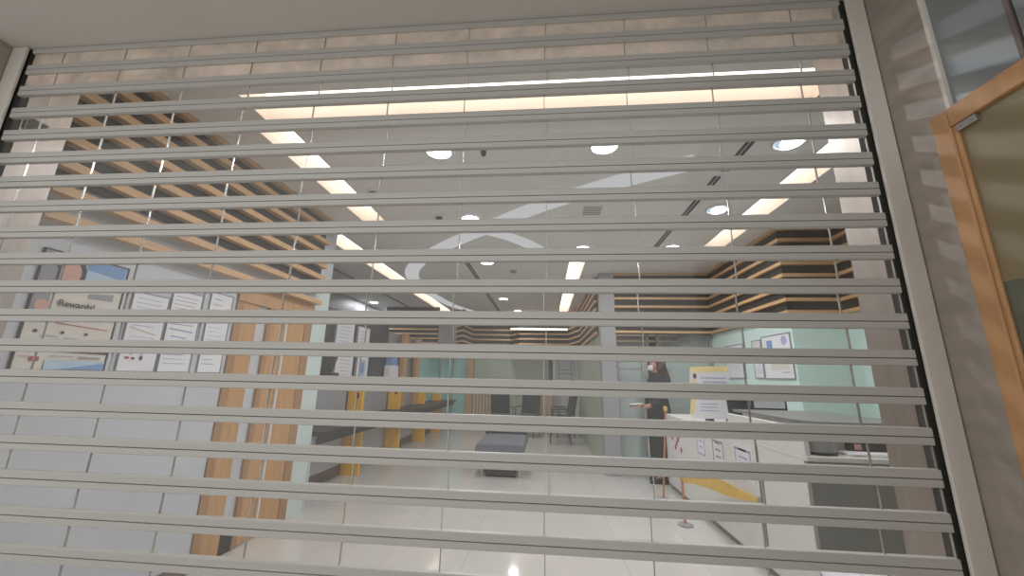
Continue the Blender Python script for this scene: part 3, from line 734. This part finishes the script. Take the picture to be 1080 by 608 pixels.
B(-0.84, -0.40, 4.54, 5.38, 0.02, 0.27).build('under_bench_shade', M['dark'], bn, bevel=0.01)  # dark box added as the shadow between the legs
MB().tube([(-0.96, 5.40, 0.455), (-0.62, 5.43, 0.475), (-0.29, 5.40, 0.455)], 0.03, 8).build('back_roll', M['dark'], bn, smooth=True)

# ------------------------------------------------------------------ glass partition on the right
gp = thing('glass_partition', 'frosted glass partition with steel frame between column and teal wall', 'partition', (1.8, 5.02, 0))
B(1.09, 1.58, 5.01, 5.03, 0.06, 1.84).build('glass_pane', M['glass'], gp)
B(1.09, 1.58, 5.01, 5.03, 1.84, 2.05).build('clear_pane', M['clear'], gp)
B(1.74, 2.54, 5.01, 5.03, 1.72, 2.05).build('clear_pane', M['clear'], gp)
B(1.74, 2.54, 5.01, 5.03, 0.06, 1.72).build('glass_pane', M['glass'], gp)
for x in (1.08, 1.57, 1.72, 2.51): B(x, x + 0.035, 4.99, 5.05, 0.0, 2.05).build('mullion', M['chrome'], gp)
B(1.08, 2.54, 4.99, 5.05, 2.045, 2.075).build('head_rail', M['chrome'], gp)
mb = MB()
for z in (1.62, 1.50): mb.box(1.16, 1.5, 5.003, 5.009, z, z + 0.018)
for z in (1.62, 1.50): mb.box(1.78, 1.92, 5.003, 5.009, z, z + 0.018)
mb.build('manifestation_stripe', M['grey'], gp)
mb = MB(); mb.box(1.12, 1.30, 5.003, 5.009, 1.12, 1.38); mb.build('etched_logo', M['grey'], gp)
# furniture and battens behind the partition
ob = thing('batten_bulkhead', 'dim timber batten panel in the room behind the glass partition', 'batten panel', (2.1, 7.5, 1.9))
backing([(1.2, 7.6), (2.9, 7.6)], -1, 1.85, ZC - 0.002, 0.03, ob, M['backing'])
batten_run([(1.2, 7.6), (2.9, 7.6)], -1, [1.9 + 0.13 * i for i in range(6)], 0.035, 0.04, ob)
structure(B(0.9, 3.3, 7.7, 7.8, 0, ZC).build('wall_office', M['grey']), 'grey end wall of the room behind the partition', 'wall')
wbx = thing('wall_cabinet', 'dark cabinet top behind the yellow notice, seen through the partition', 'cabinet', (2.2, 5.6, 0))
B(1.75, 2.5, 5.35, 5.75, 0.0, 1.86).build('carcass', M['dark'], wbx, bevel=0.004)
B(1.76, 2.12, 5.335, 5.349, 0.06, 1.84).build('cabinet_door', M['darkgrey'], wbx, bevel=0.003)
B(2.13, 2.49, 5.335, 5.349, 0.06, 1.84).build('cabinet_door', M['darkgrey'], wbx, bevel=0.003)

# posters on the teal wall (faces -x)
XR = 2.55
def rsheet(y0, y1, z0, z1, label, polys, fm, name='wall_notice'):
    t = thing(name, label, 'notice', (XR, (y0 + y1) / 2, z0), 'notices on the teal wall')
    mb = MB(); w = 0.012
    mb.box(XR - 0.012, XR, y0 - w, y0, z0 - w, z1 + w); mb.box(XR - 0.012, XR, y1, y1 + w, z0 - w, z1 + w)
    mb.box(XR - 0.012, XR, y0, y1, z1, z1 + w); mb.box(XR - 0.012, XR, y0, y1, z0 - w, z0)
    mb.build('frame', fm, t)
    mb = MB(); mats = [M['paper']]; mb.box(XR - 0.008, XR - 0.001, y0, y1, z0, z1, 0)
    for i, (m, poly) in enumerate(polys):
        if m not in mats: mats.append(m)
        mb.cur = mats.index(m); mb.face([(XR - 0.0084 - 0.0002 * i, p[0], p[1]) for p in poly])
    mb.build('printed_sheet', mats, t)
rsheet(3.10, 3.62, 1.395, 1.855, 'white notice with a blue square logo on the teal wall', [(M['ink_blue'], rect(3.42, 3.53, 1.72, 1.81)), (M['ink_lav'], ell(3.2, 1.79, 0.05, 0.05)), (M['ink_cream'], rect(3.16, 3.5, 1.48, 1.66)), (M['ink_lav'], rect(3.15, 3.3, 1.45, 1.46))], M['ink'])
rsheet(3.66, 3.84, 1.40, 1.83, 'narrow cream sheet left of the blue-logo notice on the teal wall', [(M['ink_cream'], rect(3.67, 3.83, 1.6, 1.82))] + lines(3.69, 3.81, 1.55, 4, 0.03, 0.005, M['ink_lav']), M['ink'])
rsheet(4.08, 4.58, 1.40, 1.82, 'plain white sheet on the teal wall nearest the glass partition', lines(4.15, 4.5, 1.74, 5, 0.05, 0.005, M['ink_cream']), M['ink'])

# ------------------------------------------------------------------ reception counter on the right
rc = thing('reception_counter', 'white reception counter with grey end on the right side', 'counter', (2.0, 2.9, 0))
B(1.60, 2.45, 1.56, 4.40, 0.06, 0.88).build('body', M['white_paint'], rc, bevel=0.004)
B(1.63, 2.42, 1.58, 4.38, 0.0, 0.06).build('plinth', M['darkgrey'], rc)
B(1.605, 2.445, 1.53, 1.558, 0.0, 0.88).build('end_panel', M['darkgrey'], rc, bevel=0.003)
B(1.598, 2.47, 1.525, 4.42, 0.88, 0.91).build('worktop', M['white_paint'], rc, bevel=0.006)
B(1.80, 2.40, 1.80, 2.70, 0.91, 1.075).build('upstand', M['white_paint'], rc, bevel=0.004)
B(1.60, 1.632, 1.535, 2.55, 0.91, 1.075).build('raised_front', M['white_paint'], rc, bevel=0.004)
# dark edged transaction shelf with rounded corner
prof = [(1.74, 2.75)] + [(1.74 + 0.16 * (1 - math.cos(a)), 1.87 - 0.16 * math.sin(a)) for a in [i * math.pi / 12 for i in range(7)]] + [(2.5, 1.71), (2.5, 2.75)]
MB().prism(prof, 'z', 1.078, 1.098).build('transaction_shelf', M['darkgrey'], rc)
def sticker(y0, y1, z0, z1, label, border, x=1.60):
    t = thing('counter_notice', label, 'notice', (x, (y0 + y1) / 2, z0), 'notices stuck on the counter front')
    mb = MB(); mb.box(x - 0.004, x - 0.0005, y0, y1, z0, z1); mb.build('sheet', M['paper'], t)
    w = 0.025; xx = x - 0.0055; mb = MB()
    mb.box(xx, xx + 0.001, y0 + 0.03, y1 - 0.03, z0 + 0.03, z0 + 0.03 + w * 0.6); mb.box(xx, xx + 0.001, y0 + 0.03, y1 - 0.03, z1 - 0.045, z1 - 0.03)
    mb.box(xx, xx + 0.001, y0 + 0.03, y0 + 0.045, z0 + 0.03, z1 - 0.03); mb.box(xx, xx + 0.001, y1 - 0.045, y1 - 0.03, z0 + 0.03, z1 - 0.03)
    for i in range(3): mb.box(xx, xx + 0.001, y0 + 0.09, y1 - 0.09, z0 + 0.1 + i * 0.06, z0 + 0.115 + i * 0.06)
    mb.build('printed_lines', border, t)
sticker(2.18, 2.50, 0.58, 0.845, 'notice nearest the shutter on the white counter front', M['ink_lav'])
sticker(2.66, 2.95, 0.56, 0.84, 'middle notice on the white counter front', M['ink'])
sticker(3.08, 3.34, 0.58, 0.84, 'third notice from the shutter on the white counter front', M['ink_lav'])
t = thing('counter_notice', 'red patterned notice at the far end of the white counter front', 'notice', (1.6, 4.0, 0.45), 'notices stuck on the counter front')
B(1.5945, 1.5995, 3.72, 4.26, 0.42, 0.80).build('sheet', M['paper'], t)
mb = MB()
for i in range(7):
    y = 3.82 + 0.05 * i; z = 0.55 + 0.07 * ((i * 3) % 4) * 0.7
    mb.prism([(y + 0.03 * math.cos(a), z + 0.03 * math.sin(a)) for a in [k * math.pi / 5 for k in range(10)]], 'x', 1.5925, 1.594)
mb.build('red_blot', M['ink_red'], t)
t = thing('counter_trim', 'dark vertical joint strip on the white counter front', 'trim', (1.6, 2.12, 0))
B(1.594, 1.5995, 2.10, 2.125, 0.07, 0.87).build('strip', M['darkgrey'], t)

# standing yellow and white notice on the counter
sn = thing('standing_notice', 'white standing notice with yellow header on the reception counter', 'sign', (1.78, 3.4, 0.91))
mb = MB(); mb.cur = 0
mb.prism([(1.575, 0.955), (1.985, 0.945), (2.0, 1.515), (1.59, 1.50), (1.57, 1.3)], 'y', 3.39, 3.396); mb.build('board', M['paper'], sn)
mb = MB(); mb.prism([(1.585, 1.44), (1.998, 1.455), (2.0, 1.515), (1.59, 1.50)], 'y', 3.3865, 3.3895)
mb.prism([(1.545, 0.99), (1.59, 1.0), (1.645, 1.25), (1.635, 1.36), (1.585, 1.36), (1.57, 1.15)], 'y', 3.3865, 3.3895); mb.build('yellow_print', M['ink_gold'], sn)
mb = MB(); mb.prism([(1.63 + 0.02 * math.cos(a), 1.40 + 0.028 * math.sin(a)) for a in [k * math.pi / 6 for k in range(12)]], 'y', 3.3855, 3.389)
mb.box(1.70, 1.97, 3.387, 3.3895, 1.468, 1.485); mb.build('dark_print', M['ink_maroon'], sn)
mb = MB()
for i, (a, b) in enumerate([(1.69, 1.96), (1.71, 1.97), (1.70, 1.95), (1.78, 1.96), (1.66, 1.9)]): mb.box(a, b, 3.387, 3.3895, 1.375 - i * 0.042, 1.388 - i * 0.042)
for i in range(3): mb.box(1.66, 1.84, 3.387, 3.3895, 1.10 - i * 0.035, 1.108 - i * 0.035)
mb.build('text_lines', M['ink_lav'], sn)
MB().prism([(3.40, 0.912), (3.40, 1.25), (3.405, 1.25), (3.52, 0.912)], 'x', 1.75, 1.80).build('stand', M['dark'], sn)
for ch in sn.children: ch.location.x += 0.03
# terminal and monitor
tm = thing('card_terminal', 'dark screen terminal on the reception counter beside the yellow notice', 'monitor', (1.95, 3.1, 0.91))
MB().prism([(3.04, 0.985), (3.06, 0.985), (3.10, 1.22), (3.08, 1.222)], 'x', 1.84, 2.06).build('screen_housing', M['dark'], tm, bevel=0.004)
B(1.80, 2.08, 2.93, 3.05, 0.912, 0.985).build('keyboard_base', M['black'], tm, bevel=0.008)
mo = thing('desk_monitor', 'pale lit monitor with dark frame on a stand at the teal wall', 'monitor', (2.2, 2.95, 0.91))
B(2.02, 2.35, 2.96, 2.985, 1.08, 1.275).build('bezel', M['dark'], mo, bevel=0.004)
B(2.042, 2.328, 2.956, 2.9595, 1.102, 1.253).build('screen', M['screen'], mo)
B(2.17, 2.20, 2.965, 2.985, 0.925, 1.08).build('stand_neck', M['dark'], mo); B(2.1, 2.27, 2.92, 3.03, 0.912, 0.925).build('stand_foot', M['dark'], mo, bevel=0.003)
# items on the low ledge at the near end
cy_ = thing('paper_drum', 'grey rounded tray unit on the near end of the reception counter', 'tray', (1.76, 1.67, 0.91))
MB().lathe([(0.105, 0.925), (0.108, 0.93), (0.108, 1.03), (0.10, 1.04)], 1.745, 1.665, 28).build('body', M['grey'], cy_, smooth=False)
MB().lathe([(0.112, 0.912), (0.112, 0.925)], 1.745, 1.665, 28).build('base_ring', M['black'], cy_)
pp = thing('paper_stack', 'loose white paper sheets on the near end of the reception counter', 'papers', (2.05, 1.63, 0.91))
MB().prism([(1.87, 1.56), (2.22, 1.54), (2.25, 1.68), (1.90, 1.70)], 'z', 0.911, 0.924).build('sheets', M['paper'], pp)
mb = MB(); mb.prism([(1.89, 1.55), (2.17, 1.57), (2.15, 1.66), (1.87, 1.66)], 'z', 0.9242, 0.927); mb.build('top_sheet', M['paper'], pp)
bx = thing('brochure_box', 'dark brochure box with red panel behind the white papers', 'box', (2.1, 1.75, 0.91))
B(2.01, 2.22, 1.72, 1.79, 0.912, 1.06).build('box_body', M['dark'], bx, bevel=0.004)
B(2.02, 2.07, 1.714, 1.7195, 0.97, 1.05).build('red_panel', M['ink_red'], bx); B(2.02, 2.06, 1.714, 1.7195, 0.93, 0.965).build('picture_panel', M['ink_skin'], bx)

# small white bin in front of the counter end
bi = thing('waste_bin', 'white round-topped bin at the near end of the reception counter', 'bin', (1.62, 1.2, 0))
MB().lathe([(0.15, 0.0), (0.17, 0.02), (0.185, 0.36), (0.19, 0.38)], 1.62, 1.2, 28).build('body', M['white_paint'], bi, smooth=False)
MB().lathe([(0.198, 0.375), (0.198, 0.39), (0.17, 0.425), (0.10, 0.44), (0.01, 0.445)], 1.62, 1.2, 28).build('lid', M['paper'], bi, smooth=True)

# ------------------------------------------------------------------ queue posts with yellow webbing
def qpost(x, y, h, label, lean=0.0):
    t = thing('queue_post', label, 'post', (x, y, 0), 'slim orange queue posts by the counter')
    MB().lathe([(0.07, 0.0), (0.07, 0.012), (0.02, 0.02)], x, y, 18).build('foot', M['grey'], t)
    MB().tube([(x, y, 0.015), (x + lean, y, h + 0.005)], 0.011, 10).build('pole', M['orange'], t)
    MB().lathe([(0.02, h), (0.024, h + 0.01), (0.024, h + 0.05), (0.012, h + 0.06)], x + lean, y, 12).build('cap', M['yellow_cloth'], t)
qpost(1.335, 3.06, 0.40, 'short slim orange post holding the yellow webbing before the counter')
qpost(1.365, 3.86, 0.98, 'taller slim orange post just behind the short one', 0.09)
yb = thing('yellow_belt', 'sagging yellow webbing belt strung from orange post to counter front', 'belt', (1.45, 2.6, 0.45))
mb = MB(); N_ = 16; top = []; bot = []
for i in range(N_ + 1):
    t_ = i / N_
    p = Vector((1.345, 3.04, 0)).lerp(Vector((1.588, 2.14, 0)), t_)
    zc = 0.415 + (0.49 - 0.415) * t_ + 0.055 * math.sin(math.pi * min(1, t_ * 1.15)) * (1 - t_)
    hw = 0.034 + 0.026 * math.sin(math.pi * t_ * 0.9) - 0.03 * t_ ** 2
    hw = max(hw, 0.008)
    top.append((p.x + 0.01 * math.sin(3 * t_), p.y, zc + hw)); bot.append((p.x - 0.01, p.y, zc - hw))
for i in range(N_):
    a, b, c, d = top[i], top[i + 1], bot[i + 1], bot[i]
    mb.face([a, b, c, d]); e = 0.004
    mb.face([(q[0] + e, q[1], q[2]) for q in (a, b, c, d)])
    mb.face([a, b, (b[0] + e, b[1], b[2]), (a[0] + e, a[1], a[2])]); mb.face([d, c, (c[0] + e, c[1], c[2]), (d[0] + e, d[1], d[2])])
mb.build('webbing', M['yellow_cloth'], yb)
B(1.583, 1.599, 2.11, 2.15, 0.47, 0.51).build('wall_clip', M['chrome'], yb, bevel=0.003)

# ------------------------------------------------------------------ person
def skin_obj(name, pts, edges, m, parent, sub=2):
    """pts: (x,y,z,rx,ry)"""
    me = bpy.data.meshes.new(name)
    off = Vector(parent['_o']) if parent else Vector((0, 0, 0))
    me.from_pydata([tuple(Vector(p[:3]) - off) for p in pts], edges, [])
    me.materials.append(m)
    o = bpy.data.objects.new(name, me); COL.objects.link(o)
    if parent: o.parent = parent
    o.modifiers.new('skin', 'SKIN')
    for sv, p in zip(me.skin_vertices[0].data, pts): sv.radius = (p[3], p[4] if len(p) > 4 else p[3])
    me.skin_vertices[0].data[0].use_root = True
    o.modifiers['skin'].use_smooth_shade = True
    s = o.modifiers.new('sub', 'SUBSURF'); s.levels = sub; s.render_levels = sub
    return o
PX, PY = 1.575, 4.66
pe = thing('person', 'person with long brown hair and white mask in long black clothing, standing', 'person', (PX, PY, 0))
# facing left (-x); body: one continuous skinned surface, radii (x, y)
def P(x, y, z, a, b=None): return (PX + x, PY + y, z, a, b if b else a)
pts = [P(0.02, 0, 0.90, 0.125, 0.155),      # 0 pelvis
       P(0.02, 0, 1.08, 0.10, 0.125), P(0.02, 0, 1.26, 0.11, 0.155), P(0.02, 0, 1.37, 0.075, 0.12), P(0.01, 0, 1.43, 0.046), P(0.0, 0, 1.49, 0.05),   # 1-5 spine, neck
       P(-0.01, 0, 1.555, 0.086, 0.076), P(0.0, 0, 1.615, 0.07, 0.066),       # 6,7 head
       P(0.02, 0.09, 0.86, 0.085), P(0.03, 0.085, 0.50, 0.06), P(0.05, 0.085, 0.10, 0.042), P(-0.06, 0.09, 0.045, 0.034),    # 8-11 far leg
       P(0.02, -0.09, 0.86, 0.085), P(0.0, -0.085, 0.50, 0.06), P(0.01, -0.085, 0.10, 0.042), P(-0.10, -0.09, 0.045, 0.034),  # 12-15 near leg
       P(0.02, 0.17, 1.35, 0.055), P(0.02, 0.215, 1.10, 0.043), P(-0.17, 0.16, 0.99, 0.034), P(-0.23, 0.13, 0.98, 0.026),     # 16-19 far arm
       P(0.02, -0.17, 1.35, 0.055), P(0.03, -0.215, 1.10, 0.043), P(-0.16, -0.17, 0.99, 0.034), P(-0.22, -0.14, 0.985, 0.026)]  # 20-23 near arm
ed = [(0, 1), (1, 2), (2, 3), (3, 4), (4, 5), (5, 6), (6, 7), (0, 8), (8, 9), (9, 10), (10, 11), (0, 12), (12, 13), (13, 14), (14, 15),
      (3, 16), (16, 17), (17, 18), (18, 19), (3, 20), (20, 21), (21, 22), (22, 23)]
pts = [p if i in (4, 5, 6, 7, 18, 19, 22, 23) else (p[0], p[1], p[2], p[3] * 0.68, p[4] * 0.68) for i, p in enumerate(pts)]
skin_obj('body', pts, ed, M['skin'], pe)
# hands: palm and five fingers each
for sy, hx, hy, hz in ((1, -0.235, 0.125, 0.98), (-1, -0.225, -0.138, 0.985)):
    hp = [P(hx, hy, hz, 0.02), P(hx - 0.05, hy - sy * 0.01, hz, 0.022, 0.03)]; he = [(0, 1)]
    for i, (dy, ln) in enumerate(((-0.027, 0.055), (-0.009, 0.068), (0.009, 0.064), (0.027, 0.048))):
        b = len(hp); bx_, by_ = hx - 0.07, hy - sy * 0.01 + dy
        hp += [P(bx_, by_, hz, 0.009), P(bx_ - ln * 0.5, by_, hz - 0.008, 0.008), P(bx_ - ln * 0.85, by_, hz - 0.028, 0.007)]
        he += [(1, b), (b, b + 1), (b + 1, b + 2)]
    b = len(hp); hp += [P(hx - 0.03, hy - sy * 0.035, hz + 0.008, 0.010), P(hx - 0.065, hy - sy * 0.05, hz + 0.004, 0.008)]; he += [(0, b), (b, b + 1)]
    skin_obj('hand', hp, he, M['skin'], pe, 1)
# face details (faces -x)
hd = MB()
for sy in (-1, 1): hd.lathe([(0.001, 1.572), (0.008, 1.568), (0.008, 1.562), (0.001, 1.558)], PX - 0.088, PY + sy * 0.03, 8)
hd.build('eyes', M['black'], pe)
MB().prism([(PX - 0.088, 1.56), (PX - 0.11, 1.525), (PX - 0.085, 1.52)], 'y', PY - 0.012, PY + 0.012).build('nose', M['skin'], pe)
# mask: curved sheet over nose and mouth
mb = MB(); R_ = 0.098
for i in range(8):
    a0 = math.radians(-70 + 140 * i / 8); a1 = math.radians(-70 + 140 * (i + 1) / 8)
    for z0, z1, r0, r1 in ((1.478, 1.51, 0.070, 0.086), (1.51, 1.55, 0.086, 0.079)):
        mb.face([(PX - 0.012 - r0 * math.cos(a0), PY + r0 * 0.86 * math.sin(a0), z0), (PX - 0.012 - r0 * math.cos(a1), PY + r0 * 0.86 * math.sin(a1), z0),
                 (PX - 0.012 - r1 * math.cos(a1), PY + r1 * 0.86 * math.sin(a1), z1), (PX - 0.012 - r1 * math.cos(a0), PY + r1 * 0.86 * math.sin(a0), z1)])
o = mb.build('face_mask', M['mask'], pe, smooth=True); so = o.modifiers.new('t', 'SOLIDIFY'); so.thickness = 0.003
# hair: cap and long fall down the back
hp = [P(0.012, 0, 1.60, 0.096, 0.092), P(0.02, 0, 1.65, 0.064, 0.064), P(0.07, 0, 1.55, 0.06, 0.088), P(0.10, 0, 1.45, 0.05, 0.10), P(0.125, 0, 1.32, 0.045, 0.11), P(0.145, 0, 1.20, 0.03, 0.09)]
skin_obj('hair', hp, [(0, 1), (0, 2), (2, 3), (3, 4), (4, 5)], M['hair'], pe)
# long black garment with sleeves
gpts = [P(0.02, 0, 0.92, 0.155, 0.19), P(0.02, 0, 1.10, 0.125, 0.15), P(0.02, 0, 1.27, 0.135, 0.18), P(0.02, 0, 1.375, 0.095, 0.14), P(0.012, 0, 1.43, 0.068), P(0.006, 0, 1.465, 0.062),
        P(0.03, 0, 0.62, 0.15, 0.18), P(0.03, 0, 0.30, 0.14, 0.17), P(0.03, 0, 0.13, 0.15, 0.175),
        P(0.02, 0.18, 1.35, 0.075), P(0.025, 0.225, 1.10, 0.062), P(-0.15, 0.165, 0.995, 0.052),
        P(0.02, -0.18, 1.35, 0.075), P(0.035, -0.225, 1.10, 0.062), P(-0.14, -0.175, 0.995, 0.052)]
skin_obj('robe', gpts, [(0, 1), (1, 2), (2, 3), (3, 4), (4, 5), (0, 6), (6, 7), (7, 8), (3, 9), (9, 10), (10, 11), (3, 12), (12, 13), (13, 14)], M['robe'], pe)
for sy, dx in ((1, 0.03), (-1, -0.01)):
    MB().prism([(PX + dx + 0.07, 0.0), (PX + dx + 0.07, 0.06), (PX + dx - 0.04, 0.075), (PX + dx - 0.14, 0.05), (PX + dx - 0.17, 0.0)], 'y', PY + sy * 0.09 - 0.045, PY + sy * 0.09 + 0.045).build('shoe', M['black'], pe, bevel=0.015)
ps = thing('paper_slip', 'white paper slip held by the person in black', 'paper', (PX - 0.3, PY, 1.0))
MB().prism([(PX - 0.37, 1.003), (PX - 0.20, 1.018), (PX - 0.20, 1.021), (PX - 0.37, 1.006)], 'y', PY - 0.13, PY + 0.10).build('slip', M['paper'], ps)

for o in bpy.data.objects:
    if '_o' in o: del o['_o']
